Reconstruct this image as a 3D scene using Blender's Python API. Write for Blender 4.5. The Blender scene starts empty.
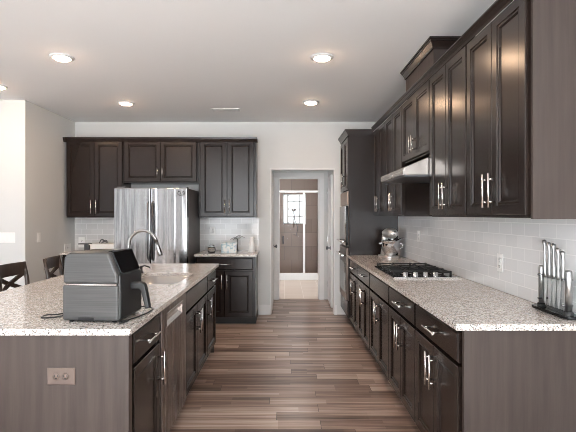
import bpy, bmesh, math, random
from mathutils import Vector, Matrix
random.seed(7)
PI = math.pi
SC = bpy.context.scene
COL = SC.collection
H = 1.416                       # eye height

# ------------------------------------------------------------------ camera, world, exposure
cam_d = bpy.data.cameras.new('camera')
cam = bpy.data.objects.new('camera', cam_d); COL.objects.link(cam)
cam.location = (0, 0, H); cam.rotation_euler = (PI/2, 0, 0)
cam_d.sensor_width = 36; cam_d.lens = 435/576*36
cam_d.shift_x = 3.5/576; cam_d.shift_y = -1/576
cam_d.clip_start = 0.05
SC.camera = cam
SC.view_settings.view_transform = 'Standard'
SC.view_settings.look = 'None'
SC.view_settings.gamma = 1
SC.view_settings.use_curve_mapping = False
SC.view_settings.exposure = 0.4
SC.cycles.use_denoising = True
SC.cycles.filter_width = .85
SC.cycles.max_bounces = 10
SC.cycles.diffuse_bounces = 6
SC.cycles.sample_clamp_indirect = 6

w = bpy.data.worlds.new('sky'); SC.world = w; w.use_nodes = True
bg = w.node_tree.nodes['Background']
bg.inputs[0].default_value = (0.90, 0.95, 1.0, 1); bg.inputs[1].default_value = 1.7

def area_light(name, loc, rot, sx, sy, power, color=(1, 1, 1)):
    d = bpy.data.lights.new(name, 'AREA'); d.shape = 'RECTANGLE'
    d.size = sx; d.size_y = sy; d.energy = power; d.color = color
    o = bpy.data.objects.new(name, d); COL.objects.link(o)
    o.location = loc; o.rotation_euler = rot
    return o
sun = bpy.data.lights.new('sun', 'SUN'); sun.energy = 72; sun.angle = .02; sun.color = (.97, .985, 1)
sun_o = bpy.data.objects.new('sun', sun); COL.objects.link(sun_o); sun_o.rotation_euler = (math.radians(50), 0, math.radians(8))
# area lights added as daylight at the unseen windows behind and left
area_light('daylight_fill_rear', (-.85, -4.15, 1.3), (PI/2, 0, 0), 4.0, 2.4, 205, (.90, .94, .98))
area_light('daylight_fill_side', (-7.65, -1.4, 1.3), (0, -PI/2, 0), 2.4, 5.0, 60, (.86, .93, 1))
area_light('bath_fill', (-0.1, 8.4, 2.6), (0, 0, 0), 1.2, 1.2, 42, (1, .98, .96))  # unseen ceiling light added to brighten the bathroom
area_light('hall_fill', (0.25, 6.75, 2.66), (0, 0, 0),   .3, .3, .6, (1, .97, .93))  # unseen fill added so the hall gets light

# ------------------------------------------------------------------ materials
MATS = {}
def mat(name, color, rough=.5, metal=0.0, coat=0.0, spec=.5, emit=None, trans=0.0, ior=1.45, alpha=1.0):
    m = bpy.data.materials.new(name); m.use_nodes = True
    b = m.node_tree.nodes['Principled BSDF']
    b.inputs['Base Color'].default_value = (*color, 1)
    b.inputs['Roughness'].default_value = rough
    b.inputs['Metallic'].default_value = metal
    b.inputs['Coat Weight'].default_value = coat
    b.inputs['Coat Roughness'].default_value = .12
    b.inputs['Specular IOR Level'].default_value = spec
    b.inputs['Transmission Weight'].default_value = trans
    b.inputs['IOR'].default_value = ior
    b.inputs['Alpha'].default_value = alpha
    if emit:
        b.inputs['Emission Color'].default_value = (*emit[0], 1)
        b.inputs['Emission Strength'].default_value = emit[1]
    MATS[name] = m
    return m
class NT:
    def __init__(s, m):
        s.t = m.node_tree; s.b = s.t.nodes['Principled BSDF']
    def n(s, typ, **kw):
        x = s.t.nodes.new(typ)
        for k, v in kw.items(): setattr(x, k, v)
        return x
    def l(s, a, b): s.t.links.new(a, b)
    def coord(s, scale=(1, 1, 1), kind='Object', rot=(0, 0, 0)):
        c = s.n('ShaderNodeTexCoord'); mp = s.n('ShaderNodeMapping')
        mp.inputs['Scale'].default_value = scale; mp.inputs['Rotation'].default_value = rot
        s.l(c.outputs[kind], mp.inputs[0]); return mp.outputs[0]
    def noise(s, vec, scale, detail=3, rough=.5):
        x = s.n('ShaderNodeTexNoise'); x.inputs['Scale'].default_value = scale
        x.inputs['Detail'].default_value = detail; x.inputs['Roughness'].default_value = rough
        s.l(vec, x.inputs['Vector']); return x.outputs['Fac']
    def ramp(s, fac, stops, interp='LINEAR'):
        r = s.n('ShaderNodeValToRGB'); r.color_ramp.interpolation = interp
        e = r.color_ramp.elements
        while len(e) < len(stops): e.new(.5)
        for k, (p, c) in enumerate(stops): e[k].position = p; e[k].color = (*c, 1)
        s.l(fac, r.inputs[0]); return r.outputs[0]
    def mix(s, fac, a, b, mode='MIX'):
        x = s.n('ShaderNodeMix', data_type='RGBA', blend_type=mode)
        if isinstance(fac, float): x.inputs[0].default_value = fac
        else: s.l(fac, x.inputs[0])
        for k, v in ((6, a), (7, b)):
            if isinstance(v, tuple): x.inputs[k].default_value = (*v, 1)
            else: s.l(v, x.inputs[k])
        return x.outputs[2]
    def math(s, op, a, b=None):
        x = s.n('ShaderNodeMath', operation=op)
        for k, v in ((0, a), (1, b)):
            if v is None: continue
            if isinstance(v, (int, float)): x.inputs[k].default_value = v
            else: s.l(v, x.inputs[k])
        return x.outputs[0]
    def color(s, out): s.l(out, s.b.inputs['Base Color'])
    def bump(s, h, strength=.2, dist=.01):
        x = s.n('ShaderNodeBump'); x.inputs['Strength'].default_value = strength
        x.inputs['Distance'].default_value = dist
        s.l(h, x.inputs['Height']); s.l(x.outputs[0], s.b.inputs['Normal'])

mat('wall_paint', (.64, .65, .645), .75)
mat('ceiling_paint', (.90, .90, .90), .85)
mat('trim_white', (.74, .74, .74), .4)
mat('plastic_white', (.82, .82, .81), .35)
mat('black_plastic', (.012, .012, .013), .35)
mat('black_gloss', (.006, .006, .007), .08, coat=0, spec=.4)
mat('cast_iron', (.012, .012, .012), .55)
mat('mixer_silver', (.72, .71, .70), .28, .75)
mat('chrome', (.75, .75, .76), .12, 1)
mat('nickel', (.33, .32, .31), .22, 1)
mat('handle_steel', (.78, .77, .75), .25, 1)
mat('dark_steel', (.16, .16, .17), .35, 1)
mat('toe_kick', (.012, .010, .009), .6)
mat('shadow_gap', (.008, .006, .006), .7)
mat('fridge_side', (.10, .10, .105), .5)
mat('bronze', (.15, .115, .10), .4, .5)
mat('bulb', (1, 1, 1), .5, emit=((1, .66, .42), 135))
mat('vase_white', (.85, .85, .84), .3)
mat('tissue_blue', (.50, .62, .68), .7)
mat('glass', (1, 1, 1), .02, trans=1.0)
mat('acrylic', (.93, .95, .95), .05, trans=1.0, ior=1.2)
mat('window_glass', (1, 1, 1), .02, trans=1.0, ior=1.02)
mat('blade', (.80, .80, .80), .4, .2)
mat('knife_steel', (.42, .42, .42), .3, 1)
mat('brown_wood', (.06, .035, .025), .4)
mat('bounce_white', (.8, .8, .78), .8)  # pale surface of the added sunlight-bouncing rug

def wood(name, c1, c2, rough, grain_axis, coat=0.3):
    m = mat(name, c1, rough, coat=coat)
    t = NT(m)
    sc = [26, 26, 26]; sc[grain_axis] = 1.4
    v = t.coord(tuple(sc))
    f = t.noise(v, 1.0, 5, .6)
    t.color(t.ramp(f, [(.3, c1), (.7, c2)]))
    return m
mat('espresso', (.0145, .0088, .0069), .25)
MATS['espresso'].node_tree.nodes['Principled BSDF'].inputs['Specular IOR Level'].default_value = .42
wood('espresso_panel', (.031, .0212, .0178), (.055, .040, .0345), .50, 2, .0)
wood('chair_wood', (.028, .017, .013), (.05, .032, .025), .35, 2)

def steel(name, c, rough, axis, wave=0.0):
    m = mat(name, c, rough, 1); t = NT(m)
    sc = [220, 220, 220]; sc[axis] = 2
    f = t.noise(t.coord(tuple(sc)), 1.0, 2)
    r = t.math('MULTIPLY_ADD', f, .16); r.node.inputs[2].default_value = rough - .06
    t.l(r, t.b.inputs['Roughness'])
    if wave:
        sc = [7, 7, 7]; sc[axis] = .35
        g = t.noise(t.coord(tuple(sc)), 1.0, 2, .4)
        t.bump(g, 1.0, wave)
    return m
steel('steel_door', (.42, .42, .425), .13, 2, .012)
steel('steel_brushed', (.62, .60, .58), .22, 2)
steel('steel_brown_reflect', (.22, .185, .17), .25, 2)  # dishwasher steel, brown reflection of the opposite cabinets painted in
steel('steel_dark', (.13, .10, .085), .3, 2)  # oven steel, brown reflections put into its colour
steel('steel_copper', (.33, .24, .19), .3, 2)
steel('steel_hood', (.66, .60, .55), .24, 1)
steel('sink_steel', (.42, .42, .42), .3, 0)

# granite
m = mat('granite', (.6, .55, .5), .16, coat=.25); t = NT(m)
v = t.coord((1, 1, 1))
vo = t.n('ShaderNodeTexVoronoi'); vo.inputs['Scale'].default_value = 170; t.l(v, vo.inputs['Vector'])
sep = t.n('ShaderNodeSeparateColor'); t.l(vo.outputs['Color'], sep.inputs[0])
base = t.ramp(sep.outputs[0], [(0, (.085, .075, .07)), (.09, (.26, .245, .235)), (.20, (.46, .41, .37)), (.42, (.62, .56, .51)), (.66, (.82, .80, .78))], 'CONSTANT')
big = t.noise(v, 22, 3)
t.color(t.mix(t.ramp(big, [(.42, (0, 0, 0)), (.66, (.38, .38, .38))]), base, (.52, .44, .39)))

# plank floor, boards running along X
m = mat('plank_floor', (.2, .14, .11), .33, coat=.12); t = NT(m)
c = t.n('ShaderNodeTexCoord'); sp = t.n('ShaderNodeSeparateXYZ'); t.l(c.outputs['Object'], sp.inputs[0])
PW, PL = .125, 1.22
row = t.math('FLOOR', t.math('DIVIDE', sp.outputs[1], PW))
wn = t.n('ShaderNodeTexWhiteNoise', noise_dimensions='1D'); t.l(row, wn.inputs['W'])
xx = t.math('ADD', t.math('DIVIDE', sp.outputs[0], PL), t.math('MULTIPLY', wn.outputs['Value'], 7.3))
colm = t.math('FLOOR', xx)
cmb = t.n('ShaderNodeCombineXYZ'); t.l(row, cmb.inputs[0]); t.l(colm, cmb.inputs[1])
w2 = t.n('ShaderNodeTexWhiteNoise', noise_dimensions='3D'); t.l(cmb.outputs[0], w2.inputs['Vector'])
# three thin strips of tone inside each board, and long grain streaks
strip = t.math('FLOOR', t.math('DIVIDE', sp.outputs[1], PW/3))
cm2 = t.n('ShaderNodeCombineXYZ'); t.l(strip, cm2.inputs[0]); t.l(t.math('FLOOR', t.math('MULTIPLY', xx, 1.7)), cm2.inputs[1])
w3 = t.n('ShaderNodeTexWhiteNoise', noise_dimensions='3D'); t.l(cm2.outputs[0], w3.inputs['Vector'])
cm3 = t.n('ShaderNodeCombineXYZ')
t.l(t.math('MULTIPLY', sp.outputs[0], 1.1), cm3.inputs[0]); t.l(t.math('MULTIPLY', sp.outputs[1], 34), cm3.inputs[1]); t.l(t.math('MULTIPLY', w2.outputs['Value'], 30), cm3.inputs[2])
gr = t.noise(cm3.outputs[0], 1.0, 5, .62)
tone = t.math('ADD', t.math('ADD', t.math('MULTIPLY', w2.outputs['Value'], .38), t.math('MULTIPLY', w3.outputs['Value'], .18)), t.math('SUBTRACT', t.math('MULTIPLY', gr, .95), .17))
colr = t.ramp(tone, [(.24, (.06, .034, .026)), (.42, (.165, .105, .08)), (.60, (.31, .22, .176)), (.80, (.52, .42, .36))])
fy = t.math('FRACT', t.math('DIVIDE', sp.outputs[1], PW)); fx = t.math('FRACT', xx)
gap = t.math('MAXIMUM', t.math('LESS_THAN', fy, .022), t.math('LESS_THAN', fx, .0025))
t.color(t.mix(gap, colr, (.03, .02, .016)))
t.bump(gr, .06, .003)

def tile(name, c1, c2, grout, tw, th, mort, rough, plane, bumpy=.15):
    m = mat(name, c1, rough, coat=.2); t = NT(m)
    c = t.n('ShaderNodeTexCoord'); sp = t.n('ShaderNodeSeparateXYZ'); t.l(c.outputs['Object'], sp.inputs[0])
    cb = t.n('ShaderNodeCombineXYZ'); a, b = plane
    t.l(sp.outputs[a], cb.inputs[0]); t.l(sp.outputs[b], cb.inputs[1])
    br = t.n('ShaderNodeTexBrick'); t.l(cb.outputs[0], br.inputs['Vector'])
    br.inputs['Scale'].default_value = 1; br.inputs['Brick Width'].default_value = tw
    br.inputs['Row Height'].default_value = th; br.inputs['Mortar Size'].default_value = mort
    br.inputs['Color1'].default_value = (*c1, 1); br.inputs['Color2'].default_value = (*c2, 1)
    br.inputs['Mortar'].default_value = (*grout, 1); br.inputs['Mortar Smooth'].default_value = .3
    t.color(br.outputs['Color'])
    inv = t.math('SUBTRACT', 1.0, br.outputs['Fac'])
    hh = t.math('ADD', inv, t.math('MULTIPLY', t.noise(c.outputs['Object'], 14, 2), 1.1))
    t.bump(hh, bumpy, .004)
    return m
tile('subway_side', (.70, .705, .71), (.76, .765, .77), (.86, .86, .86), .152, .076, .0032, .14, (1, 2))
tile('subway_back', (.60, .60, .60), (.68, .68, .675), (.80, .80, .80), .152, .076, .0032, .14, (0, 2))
tile('shower_tile_back', (.225, .165, .135), (.29, .215, .18), (.17, .13, .11), .33, .33, .004, .35, (0, 2))
tile('shower_tile_side', (.225, .165, .135), (.29, .215, .18), (.17, .13, .11), .33, .33, .004, .35, (1, 2))
tile('bath_floor_tile', (.46, .37, .31), (.52, .43, .37), (.62, .55, .5), .33, .33, .005, .35, (1, 0))

# air fryer brushed grey plastic
m = mat('fryer_grey', (.06, .06, .062), .42, .1); t = NT(m)
f = t.noise(t.coord((3, 3, 160)), 1.0, 3)
t.color(t.ramp(f, [(.3, (.043, .043, .043)), (.7, (.068, .067, .067))]))

# ------------------------------------------------------------------ mesh builder
class MB:
    def __init__(s): s.bm = bmesh.new()
    def box(s, x0, x1, y0, y1, z0, z1, M=None):
        r = bmesh.ops.create_cube(s.bm, size=1)
        T = Matrix.Translation(((x0+x1)/2, (y0+y1)/2, (z0+z1)/2)) @ Matrix.Diagonal((abs(x1-x0), abs(y1-y0), abs(z1-z0), 1))
        if M is not None: T = M @ T
        bmesh.ops.transform(s.bm, matrix=T, verts=r['verts']); return s
    def beam(s, a, b, w, h, up=(0, 0, 1)):
        a, b = Vector(a), Vector(b); d = (b-a); L = d.length; d.normalize()
        upv = Vector(up)
        if abs(d.dot(upv)) > .98: upv = Vector((1, 0, 0))
        x = d.cross(upv).normalized(); z = x.cross(d).normalized()
        M = Matrix((( x.x, d.x, z.x, 0), (x.y, d.y, z.y, 0), (x.z, d.z, z.z, 0), (0, 0, 0, 1)))
        M.translation = (a+b)/2
        return s.box(-w/2, w/2, -L/2, L/2, -h/2, h/2, M)
    def tube(s, pts, r, n=10, closed=False):
        pts = [Vector(p) for p in pts]; rs = r if isinstance(r, (list, tuple)) else [r]*len(pts)
        rings = []; N = len(pts); prev = None
        for i, p in enumerate(pts):
            if closed: d = pts[(i+1) % N] - pts[i-1]
            else: d = pts[min(i+1, N-1)] - pts[max(i-1, 0)]
            d.normalize()
            if prev is None:
                u = Vector((0, 0, 1)) if abs(d.z) < .9 else Vector((1, 0, 0))
                x = d.cross(u).normalized()
            else:
                x = (prev - d*prev.dot(d)).normalized()
            prev = x; y = d.cross(x)
            rings.append([s.bm.verts.new(p + (x*math.cos(2*PI*k/n) + y*math.sin(2*PI*k/n))*rs[i]) for k in range(n)])
        for i in range(N if closed else N-1):
            A, B = rings[i], rings[(i+1) % N]
            for k in range(n):
                f = s.bm.faces.new((A[k], A[(k+1) % n], B[(k+1) % n], B[k])); f.smooth = True
        if not closed:
            s.bm.faces.new(rings[0][::-1]); s.bm.faces.new(rings[-1])
        return s
    def lathe(s, prof, n=28, c=(0, 0, 0), M=None, capb=True, capt=True):
        c = Vector(c); rings = []
        for r, z in prof:
            ring = []
            for k in range(n):
                p = Vector((r*math.cos(2*PI*k/n), r*math.sin(2*PI*k/n), z)) + c
                if M is not None: p = M @ p
                ring.append(s.bm.verts.new(p))
            rings.append(ring)
        for A, B in zip(rings, rings[1:]):
            for k in range(n):
                f = s.bm.faces.new((A[k], A[(k+1) % n], B[(k+1) % n], B[k])); f.smooth = True
        if capb: s.bm.faces.new(rings[0][::-1])
        if capt: s.bm.faces.new(rings[-1])
        return s
    def rings(s, rects):
        """loft through closed loops of equal length and cap the last one"""
        L = [[s.bm.verts.new(p) for p in r] for r in rects]; n = len(L[0])
        for A, B in zip(L, L[1:]):
            for k in range(n): s.bm.faces.new((A[k], A[(k+1) % n], B[(k+1) % n], B[k]))
        s.bm.faces.new(L[0][::-1]); s.bm.faces.new(L[-1]); return s
    def prism(s, poly, axis, a, b):
        """poly: list of 2D points; axis 0 -> (y,z), 1 -> (x,z), 2 -> (x,y)"""
        def P(p, t): return [(t, p[0], p[1]), (p[0], t, p[1]), (p[0], p[1], t)][axis]
        A = [s.bm.verts.new(P(p, a)) for p in poly]; B = [s.bm.verts.new(P(p, b)) for p in poly]
        n = len(poly)
        for k in range(n): s.bm.faces.new((A[k], A[(k+1) % n], B[(k+1) % n], B[k]))
        s.bm.faces.new(A[::-1]); s.bm.faces.new(B); return s
    def sphere(s, c, r, M=None, seg=20):
        q = bmesh.ops.create_uvsphere(s.bm, u_segments=seg, v_segments=seg//2, radius=1)
        T = Matrix.Translation(c) @ (M if M is not None else Matrix.Identity(4)) @ Matrix.Diagonal((*(r if isinstance(r, tuple) else (r, r, r)), 1))
        bmesh.ops.transform(s.bm, matrix=T, verts=q['verts'])
        for v in q['verts']:
            for f in v.link_faces: f.smooth = True
        return s
    def build(s, name, material, parent=None, bevel=0, seg=2, smooth=False, label=None):
        bmesh.ops.recalc_face_normals(s.bm, faces=s.bm.faces[:])
        me = bpy.data.meshes.new(name)
        if smooth:
            for f in s.bm.faces: f.smooth = True
        s.bm.to_mesh(me); s.bm.free()
        me.materials.append(MATS[material] if isinstance(material, str) else material)
        o = bpy.data.objects.new(name, me); COL.objects.link(o)
        if parent: o.parent = parent
        if bevel:
            bv = o.modifiers.new('bevel', 'BEVEL'); bv.width = bevel; bv.segments = seg; bv.limit_method = 'ANGLE'; bv.angle_limit = .6
        if label: o['label'] = label
        return o
def tag(o, label, cat, group=None, kind=None):
    o['label'] = label; o['category'] = cat
    if group: o['group'] = group
    if kind: o['kind'] = kind
    return o
def thing(name, label, cat, loc=(0, 0, 0), rz=0, group=None):
    o = bpy.data.objects.new(name, None); COL.objects.link(o)
    o.location = loc; o.rotation_euler = (0, 0, rz); o.empty_display_size = .1
    return tag(o, label, cat, group)
def struct(o, label=None):
    o['kind'] = 'structure'
    if label: o['label'] = label
    return o
def copy_tree(o, parent=None):
    c = o.copy(); COL.objects.link(c)
    if parent: c.parent = parent
    for ch in [x for x in bpy.data.objects if x.parent == o]: copy_tree(ch, c)
    return c
def rect(x0, x1, z0, z1, ins, y): return [(x0+ins, y, z0+ins), (x1-ins, y, z0+ins), (x1-ins, y, z1-ins), (x0+ins, y, z1-ins)]

# ------------------------------------------------------------------ room shell
XW, XL, YB, CZ = 1.437, -2.98, 6.19, 2.74
def sbox(name, m, *b, label=None, **kw):
    return struct(MB().box(*b).build(name, m, **kw), label)
sbox('floor', 'plank_floor', -7.6, 1.56, -4.2, 7.33, -.05, 0, label='brown and grey wood plank floor running across the kitchen')
sbox('ceiling', 'ceiling_paint', -7.6, 1.56, -4.2, 7.45, CZ, CZ+.1, label='flat white ceiling')
sbox('wall_right', 'wall_paint', XW, XW+.12, -4.2, 6.31, 0, CZ, label='wall behind the cooktop run')
# back wall with the opening into the hall
bk = MB(); bk.box(XL-.12, -.20, YB, YB+.12, 0, CZ); bk.box(.715, XW, YB, YB+.12, 0, CZ); bk.box(-.20, .715, YB, YB+.12, 2.075, CZ)
struct(bk.build('wall_back', 'wall_paint'), 'pale wall with the opening to the hall')
sbox('wall_left', 'wall_paint', XL-.12, XL, 5.0, YB, 0, CZ, label='short pale wall left of the back cabinets')
sbox('wall_front_left', 'wall_paint', -7.6, XL-.12, 5.0, 5.12, 0, CZ, label='pale wall facing the room at far left')
# rear wall and far left wall of the great room, with window openings added for light and reflections
rw = MB()
rw.box(-7.6, -5.15, -4.12, -4.0, 0, CZ); rw.box(-4.85, -4.35, -4.12, -4.0, 0, CZ); rw.box(-4.1, -2.8, -4.12, -4.0, 0, CZ); rw.box(1.15, XW, -4.12, -4.0, 0, CZ)
rw.box(-5.15, 1.15, -4.12, -4.0, 2.5, CZ); rw.box(-5.15, 1.15, -4.12, -4.0, 0, .1)
for x in (-1.5, -.15): rw.box(x-.05, x+.05, -4.12, -4.0, .1, 2.5)
struct(rw.build('wall_rear', 'wall_paint'))
mat('curtain_grey', (.09, .09, .095), .9)  # curtains added behind the camera as dark shapes for steel to reflect
for a, b_ in ((-5.75, -5.2), (-4.3, -4.12), (-3.75, -3.3), (-2.95, -2.72), (1.16, 1.38)):
    q = MB(); n = 16; F = []; Bk = []
    for k in range(n+1):
        x = a+(b_-a)*k/n; y = -3.93+.03*math.sin(k*PI/2)
        F.append((x, y)); Bk.append((x, y-.008))
    q.prism(F+Bk[::-1], 2, .03, 2.6)
    tag(q.build('curtain', 'curtain_grey'), 'long grey curtain added on the unseen rear wall for steel to reflect', 'curtain', 'curtains added for reflections')
lw = MB(); lw.box(-7.6, -7.48, -4.0, -3.9, 0, CZ); lw.box(-7.6, -7.48, 1.1, 5.0, 0, CZ); lw.box(-7.6, -7.48, -3.9, 1.1, 2.5, CZ); lw.box(-7.6, -7.48, -3.9, 1.1, 0, .1)
struct(lw.build('wall_far_left', 'wall_paint'))
rg = tag(MB().box(-2.3, 1.1, -3.8, -.9, .001, .014).build('bounce_rug', 'bounce_white'), 'large pale rug added behind the camera to bounce sunlight upward', 'rug')  # added out of view to throw sunlight onto the ceiling
# hall beyond
sbox('wall_hall_left', 'wall_paint', -.32, -.20, YB+.12, 7.29, 0, CZ)
sbox('wall_hall_right', 'wall_paint', .735, .85, YB+.12, 7.29, 0, CZ)
hb = MB(); hb.box(-.32, -.10, 7.29, 7.41, 0, CZ); hb.box(.585, .85, 7.29, 7.41, 0, CZ); hb.box(-.10, .585, 7.29, 7.41, 2.04, CZ)
struct(hb.build('wall_hall_end', 'wall_paint'))
# bathroom
sbox('floor_bath', 'bath_floor_tile', -1.4, 1.4, 7.33, 10.7, -.05, 0.004, label='beige square tile floor of the bathroom')
sbox('ceiling_bath', 'ceiling_paint', -1.4, 1.4, 7.41, 10.7, 2.70, 2.78)
sbox('wall_bath_left', 'wall_paint', -1.4, -1.3, 7.41, 9.45, 0, 2.7)
sbox('wall_bath_right', 'wall_paint', 1.3, 1.4, 7.41, 9.45, 0, 2.7)
sbox('wall_shower_left', 'shower_tile_side', -1.0, -.9, 9.45, 10.5, 0, 2.7)
sbox('wall_shower_right', 'shower_tile_side', .78, .88, 9.45, 10.5, 0, 2.7)
sbl = MB(); sbl.box(-1.3, -.9, 9.40, 9.45, 0, 2.7); sbl.box(.88, 1.3, 9.40, 9.45, 0, 2.7); struct(sbl.build('wall_shower_front', 'wall_paint'))
WX0, WX1, WZ0, WZ1 = -.04, .52, 1.20, 1.92
sb = MB(); sb.box(-1.0, WX0, 10.5, 10.6, 0, 2.7); sb.box(WX1, .88, 10.5, 10.6, 0, 2.7); sb.box(WX0, WX1, 10.5, 10.6, 0, WZ0); sb.box(WX0, WX1, 10.5, 10.6, WZ1, 2.7)
struct(sb.build('wall_shower_back', 'shower_tile_back'), 'brown square tiled shower wall')
wf = thing('window_1', 'white gridded window in the tiled shower wall', 'window', (0, 10.5, 0)); struct(wf)
fr = MB(); t_ = .035
fr.box(WX0, WX0+t_, -.012, .05, WZ0, WZ1); fr.box(WX1-t_, WX1, -.012, .05, WZ0, WZ1); fr.box(WX0, WX1, -.012, .05, WZ0, WZ0+t_); fr.box(WX0, WX1, -.012, .05, WZ1-t_, WZ1)
fr.box(.06, .10, -.012, .05, WZ0, WZ1)
fr.build('window_frame', 'trim_white', wf)
mu = MB()
for k in range(1, 4): mu.box(.10, WX1-t_, .0, .02, WZ0+k*(WZ1-WZ0)/4-.012, WZ0+k*(WZ1-WZ0)/4+.012)
for k in range(1, 3): mu.box(.10+k*.13-.012, .10+k*.13+.012, .0, .02, WZ0, WZ1)
mu.build('muntins', 'trim_white', wf)
MB().box(WX0, WX1, .02, .025, WZ0, WZ1).build('pane', 'window_glass', wf)

# door casing at the bathroom doorway, baseboards
cs = MB(); cs.box(-.175, -.10, 7.265, 7.29, 0, 2.04); cs.box(.585, .66, 7.265, 7.29, 0, 2.04); cs.box(-.175, .66, 7.265, 7.29, 2.04, 2.115)
cs.box(-.10, -.085, 7.291, 7.41, 0, 2.04); cs.box(.57, .585, 7.291, 7.41, 0, 2.04); cs.box(-.085, .57, 7.291, 7.41, 2.025, 2.04)
struct(cs.build('trim_1', 'trim_white', bevel=.004), 'white casing round the bathroom doorway')
jb = MB(); jb.box(-.205, -.185, YB-.004, YB+.124, 0, 2.075); jb.box(.70, .718, YB-.004, YB+.124, 0, 2.075); jb.box(-.205, .718, YB-.004, YB+.124, 2.06, 2.079)
struct(jb.build('trim_2', 'trim_white', bevel=.003), 'white lining of the opening to the hall')
bb = MB(); bb.box(-.36, -.19, YB-.016, YB, 0, .14); bb.box(.70, .745, YB-.016, YB, 0, .14); struct(bb.build('baseboard_back', 'trim_white', bevel=.003))
struct(MB().box(-.20, -.186, YB+.13, 7.265, 0, .14).build('baseboard_hall_left', 'trim_white', bevel=.003))
struct(MB().box(XL, XL+.016, 5.0, 5.53, 0, .14).build('baseboard_left', 'trim_white', bevel=.003))
struct(MB().box(-7.6, XL-.0, 4.984, 5.0, 0, .14).build('baseboard_front_left', 'trim_white', bevel=.003))

def panel_leaf(w_, h_, t_=.035):
    b = MB(); b.box(0, w_, 0, t_, 0, h_)
    for z0, z1 in ((.22, .92), (1.05, h_-.16)):
        for s_ in (-1, 1):
            y = -.0 if s_ < 0 else t_
            b.rings([rect(.12, w_-.12, z0, z1, 0, y), rect(.12, w_-.12, z0, z1, .015, y+s_*.006), rect(.12, w_-.12, z0, z1, .04, y+s_*.002)])
    return b
def knob(parent, x, y, z, s_):
    M = Matrix.Translation((x, y, z)) @ Matrix.Rotation(PI/2*s_, 4, 'X')
    return MB().lathe([(.028, 0), (.028, .006), (.01, .01), (.01, .035), (.026, .045), (.03, .058), (.02, .07), (.004, .073)], 18, M=M).build('knob', 'dark_steel', parent, label='dark round door knob')
# open leaf of the bathroom door, swung flat against the hall's right side
d1 = thing('door_1', 'white panel door standing open along the right side of the hall', 'door', (.725, 7.25, .012), -PI/2-.035); struct(d1)
panel_leaf(.66, 2.02).build('leaf', 'trim_white', d1); knob(d1, .60, 0, .90, 1)
hn = MB()
for z in (.25, 1.0, 1.78): hn.box(-.012, .004, -.012, .05, z-.045, z+.045)
hn.build('hinge', 'chrome', d1)
d2 = thing('door_2', 'white closet door closed in the left side of the hall', 'door', (-.198, 7.06, .012), -PI/2); struct(d2)
panel_leaf(.66, 2.02, .02).build('leaf', 'trim_white', d2)
MB().lathe([(.028, 0), (.028, .006), (.01, .01), (.01, .03), (.026, .038), (.03, .05), (.02, .06), (.004, .063)], 18, M=Matrix.Translation((.07, .02, .90)) @ Matrix.Rotation(-PI/2, 4, 'X')).build('knob', 'dark_steel', d2, label='dark round door knob')

# shower
sh = thing('shower_enclosure', 'framed glass shower enclosure on a white curb at the end of the hall', 'shower', (0, 9.42, 0))
MB().box(-.90, .78, 0, .12, .004, .12).build('curb', 'trim_white', sh, bevel=.008)
f_ = MB()
f_.box(-.90, .78, .02, .06, 1.905, 1.945); f_.box(-.90, .78, .02, .06, .12, .155)
f_.box(.40, .45, .02, .06, .155, 1.90); f_.box(-.90, -.87, .02, .06, .155, 1.90); f_.box(.75, .78, .02, .06, .155, 1.90); f_.box(-.13, -.105, .02, .06, .155, 1.90)
f_.build('frame', 'trim_white', sh, bevel=.003)
MB().box(-.10, .40, .035, .041, .155, 1.90).build('glass_door', 'window_glass', sh)
MB().box(.45, .75, .035, .041, .155, 1.90).build('fixed_pane', 'window_glass', sh)
MB().box(-.87, -.13, .035, .041, .155, 1.90).build('fixed_pane', 'window_glass', sh)
MB().tube([(-.03, .03, .80), (-.03, -.03, .80), (-.03, -.03, .95), (-.03, .03, .95)], .014, 10).build('handle', 'dark_steel', sh)
hs = thing('hand_shower', 'chrome hand shower on a rail in front of the shower window', 'shower head', (.22, 10.49, 0))
MB().tube([(0, -.04, 1.1), (0, -.04, 1.56)], .009, 10).build('rail', 'chrome', hs)
MB().lathe([(.012, 0), (.05, .03), (.055, .04), (.0, .045)], 16, M=Matrix.Translation((0, -.08, 1.56)) @ Matrix.Rotation(PI*.75, 4, 'X')).build('head', 'chrome', hs)
MB().tube([(0, -.05, 1.54), (.03, -.07, 1.3), (.10, -.08, 1.1), (.06, -.07, .92), (0, -.05, .95)], .007, 8).build('hose', 'dark_steel', hs)

# backsplashes
struct(MB().box(XW-.01, XW, 1.2, 5.468, .916, 1.402).build('wall_tile_right', 'subway_side'), 'glossy grey white subway tile behind the cooktop')
struct(MB().box(XL, -2.13, YB-.01, YB, .916, 1.382).build('wall_tile_back_left', 'subway_back'), 'white subway tile left of the refrigerator')
struct(MB().box(-1.20, -.36, YB-.01, YB, .916, 1.382).build('wall_tile_back_right', 'subway_back'), 'white subway tile right of the refrigerator')

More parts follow.
